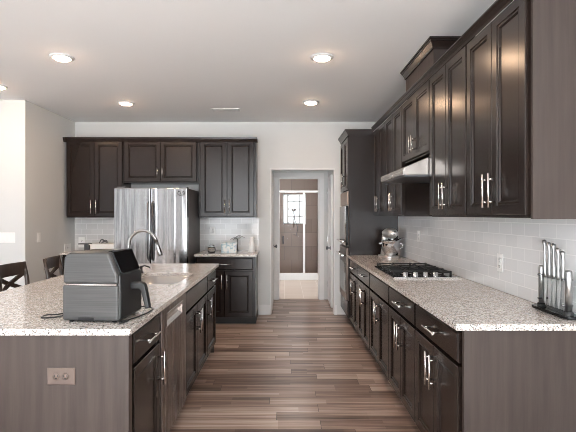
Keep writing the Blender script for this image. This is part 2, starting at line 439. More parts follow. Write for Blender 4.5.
# ------------------------------------------------------------------ cabinets
DOOR_R = [(0, .020), (0, -.016), (.003, -.020), (.050, -.020), (.054, -.0135), (.058, -.0135), (.062, -.016), (.066, -.016), (.074, -.008)]
def door(p, x0, x1, z0, z1, handle=None, hl=.185, name='door', m='espresso', hm='handle_steel'):
    o = MB().rings([rect(x0, x1, z0, z1, i, y) for i, y in DOOR_R]).build(name, m, p)
    if handle:
        side, vert = handle
        hx = x0+.032 if side == 'l' else x1-.032
        if vert == 't': a, b = z1-.04-hl, z1-.04
        else: a, b = z0+.04, z0+.04+hl
        bar(o, (hx, -.02, a), (hx, -.02, b), hm)
    return o
def bar(p, a, b, hm='handle_steel', out=.034, r=.0062):
    a, b = Vector(a), Vector(b); off = Vector((0, -out, 0)); d = (b-a).normalized()
    q = MB().tube([a+off, b+off], r, 12)
    for e, s_ in ((a, 1), (b, -1)):
        q.tube([e+d*s_*.03, e+d*s_*.03+off], r*.8, 8)
    return q.build('handle', hm, p, label='slim brushed steel bar handle')
def drawer(p, x0, x1, z0, z1, handle=True, m='espresso', hl=.18, name='drawer'):
    o = MB().rings([rect(x0, x1, z0, z1, i, y) for i, y in [(0, .020), (0, -.013), (.007, -.020)]]).build(name, m, p)
    if handle:
        c = (x0+x1)/2; zz = (z0+z1)/2
        bar(o, (c-hl/2, -.02, zz), (c+hl/2, -.02, zz))
    return o
def base_cabinet(label, loc, rz, w_, nd=2, hollow=False, handle=True, depth=.58, hside='r', top='drawer', lo=.008, hi=.008, group=None):
    c = thing('base_cabinet', label, 'cabinet', loc, rz, group)
    b = MB()
    if hollow:
        b.box(0, w_, .022, .035, .10, .884); b.box(0, w_, depth-.015, depth, .10, .884); b.box(0, .018, .035, depth-.015, .10, .884)
        b.box(w_-.018, w_, .035, depth-.015, .10, .884); b.box(.018, w_-.018, .035, depth-.015, .10, .12)
    else: b.box(0, w_, .022, depth, .10, .884)
    b.build('body', 'espresso', c)
    MB().box(0, w_, .075, depth, 0, .10).build('toe_kick', 'toe_kick', c)
    drawer(c, lo, w_-hi, .712, .857, handle, name='drawer' if handle else 'false_front')
    mid = (lo + w_-hi)/2
    if nd == 2:
        door(c, lo, mid-.0015, .108, .695, ('r', 't')); door(c, mid+.0015, w_-hi, .108, .695, ('l', 't'))
    else: door(c, lo, w_-hi, .108, .695, (hside, 't'))
    return c
# right-hand run; local x runs towards the camera, fronts face -X
RZ = -PI/2; XF = .84
spans = [(2.04, 2.735), (2.735, 3.42), (3.42, 4.20), (4.20, 4.86), (4.86, 5.468)]
rl = ['dark base cabinet at the near end of the right run, beside the light end panel',
      'dark base cabinet second from the near end of the right run',
      'dark base cabinet under the cooktop, its top front without a handle',
      'dark base cabinet just past the cooktop on the right run',
      'dark base cabinet at the far end of the right run, beside the oven tower']
for k, ((a, b), L) in enumerate(zip(spans, rl)):
    base_cabinet(L, (XF, b, 0), RZ, b-a, handle=(k != 2), depth=XW-XF-.004, hi=.024 if k == 0 else .008, group='base cabinets along the cooktop run')
ep = thing('end_panel', 'tall grey-brown wood end panel closing the near end of the right base cabinets', 'panel', (0, 2.02, 0))
MB().box(.833, XW-.002, 0, .02, 0, .884).build('veneer', 'espresso_panel', ep)
MB().box(.833, .862, -.004, 0, 0, .884).build('edge_strip', 'espresso_panel', ep)
# right worktop
def slab(name, label, cat, x0, x1, y0, y1, z0=.884, z1=.914, hole=None, m='granite'):
    b = MB(); bm = b.bm
    out = [(x0, y0), (x1, y0), (x1, y1), (x0, y1)]
    if not hole: b.box(x0, x1, y0, y1, z0, z1)
    else:
        lv = {}
        for z in (z0, z1):
            O = [bm.verts.new((*p, z)) for p in out]; I = [bm.verts.new((*p, z)) for p in hole]
            es = [bm.edges.new((O[k], O[(k+1) % 4])) for k in range(4)] + [bm.edges.new((I[k], I[(k+1) % len(I)])) for k in range(len(I))]
            bmesh.ops.triangle_fill(bm, edges=es, use_beauty=True); lv[z] = (O, I)
        for j in (0, 1):
            A, B = lv[z0][j], lv[z1][j]; n = len(A)
            for k in range(n): bm.faces.new((A[k], A[(k+1) % n], B[(k+1) % n], B[k]))
    o = b.build(name, m, bevel=.003); return tag(o, label, cat)
slab('granite_worktop', 'speckled beige granite worktop of the right run holding the cooktop', 'worktop', .788, XW-.001, 1.997, 5.469)

# uppers on the right
XU = 1.132; UB, UT = 1.402, 2.47
def wall_cabinet(label, loc, rz, w_, depth, z0, z1, nd=2, lo=.008, hi=.008, hside='r', hv='b', group=None, rail=True, hl=.18):
    c = thing('wall_cabinet', label, 'cabinet', loc, rz, group)
    MB().box(0, w_, .022, depth, z0, z1).box(0, w_, .002, .022, z0, z0+.012).box(0, w_, .002, .022, z1-.012, z1).build('body', 'espresso', c)
    a, b = z0+.014, z1-.012; mid = (lo+w_-hi)/2
    if nd == 2:
        door(c, lo, mid-.0015, a, b, ('r', hv), hl=hl); door(c, mid+.0015, w_-hi, a, b, ('l', hv), hl=hl)
    else: door(c, lo, w_-hi, a, b, (hside, hv), hl=hl)
    return c
G = 'wall cabinets along the cooktop run'
wall_cabinet('tall dark wall cabinet nearest the camera, with bright ceiling reflections', (XU, 2.665, 0), RZ, .665, XW-XU-.002, UB, UT, hi=.012, group=G)
wall_cabinet('tall dark wall cabinet just on the near side of the range hood', (XU, 3.345, 0), RZ, .68, XW-XU-.002, UB, UT, group=G)
wall_cabinet('short dark wall cabinet directly above the range hood', (XU, 4.125, 0), RZ, .78, XW-XU-.002, 1.90, UT, hl=.14, group=G)
wall_cabinet('tall dark wall cabinet just on the far side of the range hood', (XU, 4.82, 0), RZ, .695, XW-XU-.002, UB, UT, group=G)
wall_cabinet('tall dark wall cabinet next to the oven tower', (XU, 5.468, 0), RZ, .648, XW-XU-.002, UB, UT, group=G)
ue = thing('end_panel', 'grey-brown wood side panel of the nearest wall cabinet', 'panel', (0, 1.985, 0))
MB().box(XU, XW-.002, 0, .015, UB-.004, UT).build('veneer', 'espresso_panel', ue)
MB().box(XU, XU+.03, -.004, 0, UB-.004, UT).build('edge_strip', 'espresso_panel', ue)
# crown mouldings: profile stepping out from the face
def crown_poly(face, out, z, h=.075, back=None):
    """(x,z) profile: face coordinate, direction of projection -1/+1"""
    pts = [(0, 0), (.010, 0), (.012, .012), (.020, .018), (.036, .040), (.044, .048), (.046, .060), (.052, .062), (.052, h), (-.08, h), (-.08, 0)]
    return [(face+out*a, z+b) for a, b in pts]
cr = MB(); cr.prism([(1.1145, 2.462), (1.110, 2.462), (1.107, 2.470), (1.102, 2.474), (1.092, 2.492), (1.086, 2.496), (1.082, 2.503), (1.082, 2.512), (1.1145, 2.512)], 1, 1.97, 5.43)
tag(cr.build('crown_molding', 'espresso'), 'long dark crown moulding along the top of the right wall cabinets', 'moulding')
# chimney box above the hood
hb_ = thing('hood_chase', 'dark boxed chase rising from the cabinet above the range hood to the ceiling', 'cabinet box', (0, 0, 0))
MB().box(1.115, XW-.002, 3.255, 3.99, 2.47, 2.735).build('body', 'espresso_panel', hb_)
# mitred crown around three sides
def loft_crown(parent, x0, y0, y1, x1, z, h, proj, m='espresso'):
    steps = [(0, 0), (.25, .02), (.3, .2), (.7, .62), (.82, .66), (.86, .82), (1, .84), (1, 1)]
    b = MB(); L = []
    for a, c_ in steps:
        o = a*proj; zz = z+c_*h
        L.append([(x1, y0-o, zz), (x0-o, y0-o, zz), (x0-o, y1+o, zz), (x1, y1+o, zz)])
    V = [[b.bm.verts.new(p) for p in r] for r in L]
    for A, B in zip(V, V[1:]):
        for k in range(3): b.bm.faces.new((A[k], A[k+1], B[k+1], B[k]))
    b.bm.faces.new(V[-1]); b.bm.faces.new(V[0][::-1])
    for k in (0, 3): pass
    b.bm.faces.new([V[i][0] for i in range(len(V))]); b.bm.faces.new([V[i][3] for i in range(len(V))][::-1])
    return b.build('crown', m, parent)
loft_crown(hb_, 1.115, 3.255, 3.99, XW-.002, 2.655, .082, .042)

# range hood
hd = thing('range_hood', 'stainless under-cabinet range hood over the cooktop', 'range hood', (0, 0, 0))
MB().prism([(.912, 1.727), (.912, 1.777), (1.11, 1.862), (XW-.002, 1.899), (XW-.002, 1.727)], 1, 3.352, 4.122).build('shell', 'steel_hood', hd, bevel=.002)
MB().box(.93, XW-.02, 3.37, 4.10, 1.715, 1.727).build('filter', 'dark_steel', hd)
MB().box(.9085, .912, 3.68, 3.76, 1.744, 1.756).build('badge', 'chrome', hd)

# oven tower
TX = .815
tw = thing('oven_cabinet', 'tall dark oven tower cabinet at the far end of the right run', 'cabinet', (TX, YB-.004, 0), RZ)
W_ = YB-.004-5.472
MB().box(0, W_, .022, XW-TX-.002, .10, 2.44).box(W_-.01, W_, .002, .022, .10, 2.44).build('body', 'espresso', tw)
MB().box(0, W_, .06, XW-TX-.002, 0, .10).build('toe_kick', 'toe_kick', tw)
door(tw, .012, W_/2-.0015, 1.735, 2.40, ('r', 'b')); door(tw, W_/2+.0015, W_-.012, 1.735, 2.40, ('l', 'b'))
drawer(tw, .012, W_-.012, .12, .32, False)
loft_crown(tw, 0, -.0, 0, 0, 0, 0, 0) if False else None
tc = MB(); L = []
for a, c_ in [(0, 0), (.25, .02), (.3, .2), (.7, .62), (.82, .66), (.86, .82), (1, .84), (1, 1)]:
    o = a*.05; zz = 2.415+c_*.08
    L.append([tc.bm.verts.new(p) for p in [(0, .3, zz), (0, -o-.006, zz), (W_+o*.06, -o-.006, zz), (W_+o*.06, .3, zz)]])
for A, B in zip(L, L[1:]):
    for k in range(3): tc.bm.faces.new((A[k], A[k+1], B[k+1], B[k]))
tc.bm.faces.new(L[-1]); tc.bm.faces.new([r[0] for r in L]); tc.bm.faces.new([r[3] for r in L][::-1])
tc.build('crown', 'espresso', tw)
ov = thing('double_oven', 'stainless double wall oven built into the tall dark cabinet', 'oven', (TX, YB-.004, 0), RZ)
def obox(n, m, z0, z1, y0, y1, x0=.03, x1=W_-.03, **kw): return MB().box(x0, x1, y0, y1, z0, z1).build(n, m, ov, bevel=.003, **kw)
obox('trim_frame', 'steel_dark', .33, 1.725, -.006, .001, .02, W_-.02)
obox('control_panel', 'steel_copper', 1.545, 1.715, -.022, -.006)
u = obox('upper_door', 'black_gloss', 1.03, 1.53, -.035, -.006)
bar(u, (.08, -.035, 1.075), (W_-.08, -.035, 1.075), out=.04, r=.011)
l_ = obox('lower_door', 'steel_dark', .335, 1.00, -.035, -.006)
MB().box(.09, W_-.09, -.037, -.035, .42, .80).build('window', 'black_gloss', l_)
bar(l_, (.06, -.035, .90), (W_-.06, -.035, .90), out=.045, r=.012)

# back wall uppers
YU = 5.875
G = 'wall cabinets on the back wall'
wall_cabinet('dark two-door wall cabinet at the left end of the back wall', (-2.945, YU, 0), 0, .765, YB-YU-.002, 1.382, 2.425, group=G)
wall_cabinet('short wide dark wall cabinet above the refrigerator', (-2.178, YU, 0), 0, 1.012, YB-YU-.002, 1.85, 2.425, lo=.02, hi=.02, group=G, hl=.15)
wall_cabinet('dark two-door wall cabinet right of the refrigerator, beside the hall opening', (-1.164, YU, 0), 0, .780, YB-YU-.002, 1.382, 2.425, lo=.03, hi=.03, group=G)
bc = MB(); bc.prism([(YU-.0-a, 2.398+b) for a, b in [(.002, 0), (.022, .004), (.026, .012), (.036, .034), (.040, .042), (.044, .062), (-.2, .062), (-.2, 0.028), (.002, .027)]], 0, -2.975, -.368)
tag(bc.build('crown_molding', 'espresso'), 'dark crown moulding along the top of the back wall cabinets', 'moulding')

# back base cabinets and worktops
base_cabinet('dark base cabinet right of the refrigerator under the short worktop', (-1.15, 5.60, 0), 0, .775, depth=YB-5.60-.004, lo=.02, hi=.03)
base_cabinet('dark base cabinet left of the refrigerator behind the island', (-2.975, 5.82, 0), 0, .84, depth=YB-5.82-.004)
slab('granite_worktop', 'short granite worktop right of the refrigerator', 'worktop', -1.157, -.355, 5.56, YB-.001)
slab('granite_worktop', 'granite worktop left of the refrigerator, behind the air fryer', 'worktop', XL+.001, -2.125, 5.78, YB-.001)

# refrigerator
fg = thing('refrigerator', 'stainless french door refrigerator with dark sides on the back wall', 'refrigerator', (-2.10, 5.357, 0))
FW = .905
MB().box(.004, FW-.004, .075, .80, .03, 1.745).build('body', 'fridge_side', fg, bevel=.004)
for a, b, hx in ((0, FW/2-.003, FW/2-.024), (FW/2+.003, FW, FW/2+.032)):
    q = MB().box(a, b, 0, .07, .74, 1.752).build('door', 'steel_door', fg, bevel=.012, seg=3)
    MB().tube([(hx, .0, .86), (hx, -.045, .89), (hx, -.05, 1.2), (hx, -.045, 1.55), (hx, 0, 1.58)], .011, 10).build('handle', 'dark_steel', q, label='dark curved vertical door handle')
q = MB().box(0, FW, 0, .07, .10, .73).build('freezer_drawer', 'steel_door', fg, bevel=.012, seg=3)
MB().tube([(.1, 0, .64), (.13, -.05, .64), (FW-.13, -.05, .64), (FW-.1, 0, .64)], .011, 10).build('handle', 'dark_steel', q)
MB().box(.01, FW-.01, .03, .3, 0, .095).build('kick_plate', 'black_plastic', fg)
hg = MB(); hg.box(.02, .12, .03, .16, 1.745, 1.768); hg.box(FW-.12, FW-.02, .03, .16, 1.745, 1.768); hg.build('hinge_cover', 'dark_steel', fg, bevel=.004)
bd = MB()
for cx in (.80, .855):
    M = Matrix.Translation((cx, -.002, 1.683)) @ Matrix.Rotation(PI/2, 4, 'X')
    bd.tube([M @ Vector((.017*math.cos(a*PI/8), .017*math.sin(a*PI/8), 0)) for a in range(16)], .003, 6, closed=True)
bd.box(.79, .81, -.004, .001, 1.70, 1.709); bd.box(.845, .865, -.004, .001, 1.70, 1.709); bd.box(.80, .855, -.004, .001, 1.655, 1.662)
bd.build('badge', 'black_plastic', fg, label='small dark emblem of two rings')

# ------------------------------------------------------------------ island
IX = -.725
IZ = PI/2
base_cabinet('narrow dark cabinet at the near end of the island, drawer over one door', (IX, 1.992, 0), IZ, .478, nd=1, hside='r', lo=.055, hi=.008, depth=.60, group='cabinets on the aisle side of the island')
base_cabinet('wide dark sink cabinet in the island beyond the dishwasher', (IX, 3.083, 0), IZ, .89, handle=False, hollow=True, depth=.60, group='cabinets on the aisle side of the island')
base_cabinet('narrow dark cabinet at the far end of the island, beyond the sink cabinet', (IX, 3.975, 0), IZ, .50, nd=1, hside='l', depth=.60, group='cabinets on the aisle side of the island')
dw = thing('dishwasher', 'stainless dishwasher between two island cabinets', 'dishwasher', (IX, 2.472, 0), IZ)
MB().box(.003, .605, .002, .60, .10, .884).build('body', 'dark_steel', dw)
MB().box(.003, .605, .06, .58, 0, .10).build('toe_kick', 'toe_kick', dw)
# door with scooped pocket handle
b = MB(); bm = b.bm
b.box(.004, .604, -.028, 0, .105, .752); b.box(.004, .604, -.028, 0, .835, .868); b.box(.004, .11, -.028, 0, .752, .835); b.box(.498, .604, -.028, 0, .752, .835)
dd = b.build('door', 'steel_brown_reflect', dw, bevel=.002)
MB().prism([(-.003, .752), (-.026, .752), (-.010, .775), (-.006, .835), (-.003, .835)], 0, .112, .496).build('pocket_handle', 'steel_brushed', dd)
MB().box(.108, .5, -.03, -.012, .812, .835).build('handle_lip', 'chrome', dd, bevel=.003)
MB().box(.29, .315, -.0295, -.028, .30, .33).build('badge', 'chrome', dd)
ip = thing('end_panel', 'wide grey-brown wood end panel of the island facing the camera', 'panel', (0, 1.95, 0))
MB().box(-1.55, -.697, 0, .040, 0, .884).build('veneer', 'espresso_panel', ip)
MB().box(-.715, -.697, -.005, 0, 0, .884).build('edge_strip', 'espresso_panel', ip)
fp = thing('end_panel', 'wood end panel closing the far end of the island', 'panel', (0, 4.477, 0))
MB().box(-1.55, -.727, 0, .012, 0, .884).build('veneer', 'espresso_panel', fp)
kb = thing('island_back', 'dark wood back of the island facing the stools', 'panel', (0, 0, 0))
MB().box(-1.55, -1.33, 1.992, 4.475, 0, .884).build('veneer', 'espresso_panel', kb)
# sink hole
SX0, SX1, SY0, SY1 = -1.20, -.785, 3.15, 3.80
def rrect(x0, x1, y0, y1, r, n=6):
    P = []
    for cx, cy, a0 in ((x1-r, y1-r, 0), (x0+r, y1-r, PI/2), (x0+r, y0+r, PI), (x1-r, y0+r, 3*PI/2)):
        for k in range(n+1):
            a = a0 + PI/2*k/n; P.append((cx+r*math.cos(a), cy+r*math.sin(a)))
    return P
slab('granite_worktop', 'large speckled granite island top with the sink', 'worktop', -1.86, -.679, 1.917, 4.505, hole=rrect(SX0, SX1, SY0, SY1, .10))
# stainless bowl
sk = thing('sink', 'undermount stainless sink bowl set in the island top', 'sink', (0, 0, 0))
b = MB(); V = []
for ins, z in ((-.012, .884), (.0, .882), (.006, .75), (.03, .71), (.10, .700)):
    V.append([b.bm.verts.new((x, y, z)) for x, y in rrect(SX0+ins, SX1-ins, SY0+ins, SY1-ins, .10)])
for A, B in zip(V, V[1:]):
    for k in range(len(A)):
        f = b.bm.faces.new((A[k], A[(k+1) % len(A)], B[(k+1) % len(A)], B[k])); f.smooth = True
b.bm.faces.new(V[-1]); so = b.build('bowl', 'sink_steel', sk)
MB().lathe([(.04, .701), (.042, .704), (.03, .703), (.002, .702)], 20, c=((SX0+SX1)/2, 3.5, 0)).build('drain', 'chrome', sk)

# faucet
fa = thing('faucet', 'tall gooseneck pull-down faucet beside the island sink', 'faucet', (-1.245, 3.48, .914))
MB().lathe([(.03, 0), (.03, .008), (.022, .014), (.019, .05), (.017, .06)], 20).build('base', 'nickel', fa)
pts = [(0, 0, .05), (0, 0, .25)]
R_ = .112
for k in range(1, 12):
    a = PI - PI*k/11*.94; pts.append((R_+R_*math.cos(a), 0, .265+R_*math.sin(a)))
MB().tube(pts, .0125, 14).build('spout', 'nickel', fa)
e = Vector(pts[-1]); dn = (e-Vector(pts[-2])).normalized(); dn = (dn+Vector((.10, 0, -.5))).normalized()
MB().tube([e, e+dn*.03, e+dn*.05, e+dn*.10, e+dn*.115], [.013, .014, .017, .021, .018], 14).build('spray_head', 'nickel', fa)
MB().tube([(0, 0, .06), (0, -.03, .065), (.01, -.045, .085), (.02, -.06, .13)], [.012, .011, .008, .006], 10).build('lever', 'nickel', fa)
sd = thing('soap_dispenser', 'small dark soap pump between the faucet and the far end of the sink', 'soap dispenser', (-1.245, 3.78, .914))
MB().lathe([(.02, 0), (.02, .01), (.011, .014), (.011, .045), (.014, .05), (.014, .06), (.003, .063)], 16).build('post', 'black_plastic', sd)
MB().tube([(0, 0, .055), (.03, 0, .062), (.07, 0, .05), (.075, 0, .04)], .006, 8).build('nozzle', 'black_plastic', sd)

# ------------------------------------------------------------------ cooktop
cx0, cx1, cy0, cy1 = .865, 1.385, 3.435, 4.195
ct = thing('gas_cooktop', 'black gas cooktop with cast iron grates set in the right worktop', 'cooktop', (0, 0, .914))
MB().prism(rrect(cx0, cx1, cy0, cy1, .02, 3), 2, .0, .010).build('glass_top', 'black_gloss', ct, bevel=.003)
MB().box(cx0-.002, cx1+.002, cy0-.012, cy0, 0, .012).build('front_trim', 'steel_brushed', ct, bevel=.002)
burn = [(1.02, 4.03), (1.26, 4.03), (1.13, 3.82), (1.02, 3.64), (1.26, 3.64)]
for x, y in burn:
    q = MB().lathe([(.055, .010), (.055, .018), (.04, .022), (.04, .028)], 20, c=(x, y, 0)).build('burner', 'nickel', ct)
    MB().lathe([(.036, .028), (.036, .036), (.03, .038), (.003, .038)], 20, c=(x, y, 0)).build('burner_cap', 'cast_iron', q)
for gy0, gy1 in ((3.55, 3.73), (3.735, 3.915), (3.92, 4.18)):
    g = MB(); x0, x1 = cx0+.03, cx1-.03; z = .034
    for a, b_ in (((x0, gy0), (x1, gy0)), ((x1, gy0), (x1, gy1)), ((x1, gy1), (x0, gy1)), ((x0, gy1), (x0, gy0))):
        g.beam((*a, z), (*b_, z), .009, .010)
    ym = (gy0+gy1)/2; g.beam((x0, ym, z), (x1, ym, z), .008, .010)
    for xx_ in (x0+.13, x1-.13): g.beam((xx_, gy0, z), (xx_, gy1, z), .008, .010)
    for px in (x0, x0+.15, x1-.15, x1):
        for py in (gy0, gy1): g.box(px-.007, px+.007, py-.007, py+.007, .010, z+.010)
    g.build('grate', 'cast_iron', ct)
for k in range(4):
    MB().lathe([(.024, .010), (.022, .016), (.019, .020), (.017, .044), (.012, .047), (.002, .047)], 18, c=(.965+k*.080, 3.475, 0)).build('knob', 'chrome', ct)

# ------------------------------------------------------------------ stand mixer
mx = thing('stand_mixer', 'silver stand mixer with steel bowl in the corner of the right worktop', 'stand mixer', (1.238, 5.19, .914), math.radians(12))
# local: head points to -y
b = MB()
b.prism(rrect(-.08, .08, -.15, .16, .06, 5), 2, 0, .022)
b.build('base', 'mixer_silver', mx, bevel=.006)
MB().tube([(0, .10, .02), (0, .11, .10), (0, .105, .19), (0, .08, .25)], [.050, .036, .034, .042], 18).build('column', 'mixer_silver', mx)
hd_ = MB(); P = []
for k in range(13):
    a = k/12; yy = .15 - a*.33; r = .062*math.sin(min(1, (a+.10)*1.5)*PI/2)*(1 if a < .75 else math.sqrt(max(.0, 1-((a-.75)/.27)**2)))
    P.append(((0, yy, .285), max(r, .006)))
hd_.tube([p for p, r in P], [r for p, r in P], 20).build('head', 'mixer_silver', mx)
MB().lathe([(.024, 0), (.024, .012), (.016, .016), (.002, .016)], 16, M=Matrix.Translation((0, -.172, .292)) @ Matrix.Rotation(PI/2, 4, 'X')).build('attachment_hub', 'chrome', mx)
q = MB().lathe([(.045, .022), (.05, .03), (.075, .05), (.103, .10), (.112, .16), (.113, .195), (.118, .198), (.112, .199), (.105, .15), (.06, .06), (.003, .05)], 32, c=(0, -.06, 0)).build('bowl', 'chrome', mx)
MB().tube([(.10, -.06, .17), (.15, -.06, .165), (.155, -.06, .12), (.105, -.06, .10)], .007, 8).build('handle', 'chrome', q)
MB().tube([(0, -.10, .24), (0, -.10, .19)], [.02, .015], 12).build('beater_shaft', 'chrome', mx)
arm = MB()
for s_ in (-1, 1): arm.tube([(s_*.05, .09, .15), (s_*.11, .03, .165), (s_*.122, -.04, .168)], .010, 8)
arm.build('bowl_arm', 'nickel', mx)
MB().prism([(.06, .20), (.16, .235), (.165, .228), (.07, .190)], 1, -.10, -.03).build('pouring_chute', 'chrome', mx)

# ------------------------------------------------------------------ knife block
kb_ = thing('knife_block', 'clear knife stand with two steel posts near the end of the right worktop', 'knife block', (1.378, 2.22, .914))
MB().prism(rrect(-.045, .045, -.155, .155, .04, 5), 2, .004, .018).build('base', 'black_gloss', kb_, bevel=.003)
for y in (-.11, .11):
    MB().lathe([(.016, .018), (.016, .225), (.013, .232), (.002, .234)], 20, c=(0, y, 0)).build('post', 'knife_steel', kb_)
    MB().lathe([(.022, .0), (.024, .006), (.022, .03), (.017, .034)], 20, c=(0, y, 0)).build('foot', 'black_plastic', kb_)
for x in (-.022, .019): MB().box(x, x+.003, -.10, .10, .025, .19).build('clear_panel', 'acrylic', kb_)
ks = MB()
for z in (.185, .06):
    for y in (-.10, .10): ks.tube([(-.026, y, z), (.026, y, z)], .006, 8)
ks.build('fixing', 'dark_steel', kb_)
KL = ['thin-bladed', '']
names = ['slim steel-handled knife in the clear stand, farthest from the camera', 'steel-handled knife second from the far post of the clear stand',
         'steel-handled knife in the middle of the clear stand', 'steel-handled knife second from the near post of the clear stand',
         'short steel-handled knife in the clear stand, nearest the camera']
tops = [.365, .355, .35, .33, .318]
for k in range(5):
    y = .075 - k*.0375; tz = tops[k]
    kn = thing('kitchen_knife', names[k], 'knife', (1.378, 2.22+y, .914), 0, 'knives in the clear stand')
    g0 = .175
    MB().prism([(-.014, g0+.01), (.014, g0+.01), (.013, .05), (.0, .03), (-.014, .12)], 0, -.0012, .0012).build('blade', 'blade', kn)
    n = 8; pp = []; rr = []
    for j in range(n+1):
        a = j/n; zz = g0 + a*(tz-g0)
        pp.append((0, .004*math.sin(a*PI)*1.5 + (.012*(a**4)), zz)); rr.append(.0085 + .003*math.sin(a*PI*2+.6) + (.002 if j in (0, n) else 0))
    pp.append((0, .010, tz+.006)); rr.append(.004)
    MB().tube(pp, rr, 12).build('handle', 'knife_steel', kn)

# ------------------------------------------------------------------ air fryer
af = thing('air_fryer', 'grey and black air fryer standing on the near end of the island', 'air fryer', (-1.040, 2.035, .914), math.radians(-5))
def prof(f): return f
body = [(0, .012), (0.0, .30), (.012, .318), (.03, .325), (.20, .328), (.222, .322), (.262, .232), (.268, .20), (.268, .178), (0, .178)]
af_b = MB().prism([(0, .180), (.006, .30), (.016, .318), (.035, .326), (.215, .328), (.228, .322), (.268, .225), (.272, .180)], 1, 0, .25).build('housing', 'fryer_grey', af, bevel=.014, seg=3)
MB().prism([(0, .008), (0, .174), (.272, .174), (.272, .008)], 1, 0, .25).build('lower_housing', 'fryer_grey', af, bevel=.010, seg=3)
MB().box(.004, .262, .003, .262, .1735, .1805).build('seam_strip', 'chrome', af)
MB().prism([(.226, .332), (.232, .3285), (.2745, .229), (.268, .225)], 1, .03, .235).build('control_panel', 'black_gloss', af, bevel=.002)
MB().box(.258, .278, .012, .253, .012, .222).build('basket_front', 'black_plastic', af, bevel=.008)
MB().box(.08, .155, -.002, .004, .012, .026).build('vent', 'black_plastic', af)
MB().box(.20, .23, .05, .20, .3265, .3300).build('top_trim', 'black_gloss', af)
for x in (.03, .24):
    for y in (.03, .22): MB().lathe([(.012, 0), (.012, .012)], 12, c=(x, y, 0)).build('foot', 'black_plastic', af)
h_ = MB(); h_.prism([(.276, .140), (.276, .172), (.325, .174), (.345, .168), (.352, .150), (.372, .048), (.350, .044), (.330, .130), (.318, .142)], 1, .115, .150)
h_.build('handle', 'black_plastic', af, bevel=.006)
# cord
crd = MB()
def smooth(pts, n=8):
    P = [Vector(p) for p in pts]; P = [P[0]]+P+[P[-1]]; out = []
    for i in range(1, len(P)-2):
        for k in range(n):
            t = k/n; a, b, c, d = P[i-1:i+3]
            out.append(.5*((2*b)+(-a+c)*t+(2*a-5*b+4*c-d)*t*t+(-a+3*b-3*c+d)*t**3))
    out.append(P[-2]); return out
crd.tube(smooth([(-1.062, 2.14, .935), (-1.10, 2.13, .9195), (-1.17, 2.10, .9195), (-1.185, 2.16, .9195), (-1.12, 2.19, .9195), (-1.06, 2.36, .9195), (-.90, 2.37, .9195), (-.72, 2.34, .9195),
                 (-.695, 2.22, .9195), (-.735, 2.07, .9195), (-.765, 2.03, .9195), (-.755, 2.0, .9195), (-.735, 2.05, .919)]), .0035, 8)
tag(crd.build('power_cord', 'black_plastic'), 'thin black cord looping round the air fryer on the granite', 'cord')

# ------------------------------------------------------------------ counter stools
st = thing('counter_stool', 'dark wood cross-back stool at the island, nearest the camera', 'stool', (-2.13, 3.71, 0), math.radians(-3), 'cross-back stools along the island')
# local: seat centre at origin, back at x = -.19, width along y
sw = .175
for s_ in (-1, 1):
    MB().tube([(-.17, s_*sw*.95, 0), (-.165, s_*sw*.97, .62), (-.185, s_*sw, .85), (-.215, s_*sw, 1.0)], [.016, .02, .019, .015], 8).build('rear_leg', 'chair_wood', st)
    MB().beam((.17, s_*.18, 0), (.165, s_*.175, .60), .034, .034).build('leg', 'chair_wood', st)
MB().prism(rrect(-.19, .20, -.21, .21, .05, 4), 2, .60, .645).build('seat', 'chair_wood', st, bevel=.012)
def curve_rail(z0, z1, xb, dx=.025):
    b = MB(); n = 10; L = []
    for k in range(n+1):
        y = -sw + 2*sw*k/n; x = xb - dx*(1-(2*k/n-1)**2)
        L.append([b.bm.verts.new(p) for p in ((x-.011, y, z0), (x+.011, y, z0), (x+.011, y, z1), (x-.011, y, z1))])
    for A, B in zip(L, L[1:]):
        for k in range(4): b.bm.faces.new((A[k], A[(k+1) % 4], B[(k+1) % 4], B[k]))
    b.bm.faces.new(L[0]); b.bm.faces.new(L[-1][::-1]); return b
curve_rail(.89, 1.0, -.205).build('top_rail', 'chair_wood', st, bevel=.004)
curve_rail(.72, .765, -.180).build('lower_rail', 'chair_wood', st, bevel=.004)
for s_ in (-1, 1):
    b = MB(); pts = smooth([(-.180, -s_*sw*.9, .755), (-.215, -s_*sw*.35, .80), (-.225, s_*sw*.35, .85), (-.205, s_*sw*.92, .90)], 4)
    for p, q_ in zip(pts, pts[1:]): b.beam(p, q_, .014, .034)
    b.build('cross_slat', 'chair_wood', st)
sr = MB()
for s_ in (-1, 1): sr.beam((-.165, s_*.185, .22), (.17, s_*.178, .22), .022, .03); sr.beam((-.165, s_*.185, .42), (.17, s_*.178, .42), .018, .025)
sr.beam((.168, -.178, .22), (.168, .178, .22), .022, .03); sr.beam((-.166, -.185, .32), (-.166, .185, .32), .02, .028)
sr.build('stretcher', 'chair_wood', st)
s2 = copy_tree(st); s2.location = (-2.09, 4.33, 0); s2.rotation_euler.z = math.radians(8)
s2['label'] = 'dark wood cross-back stool at the island, farther one partly behind the air fryer'

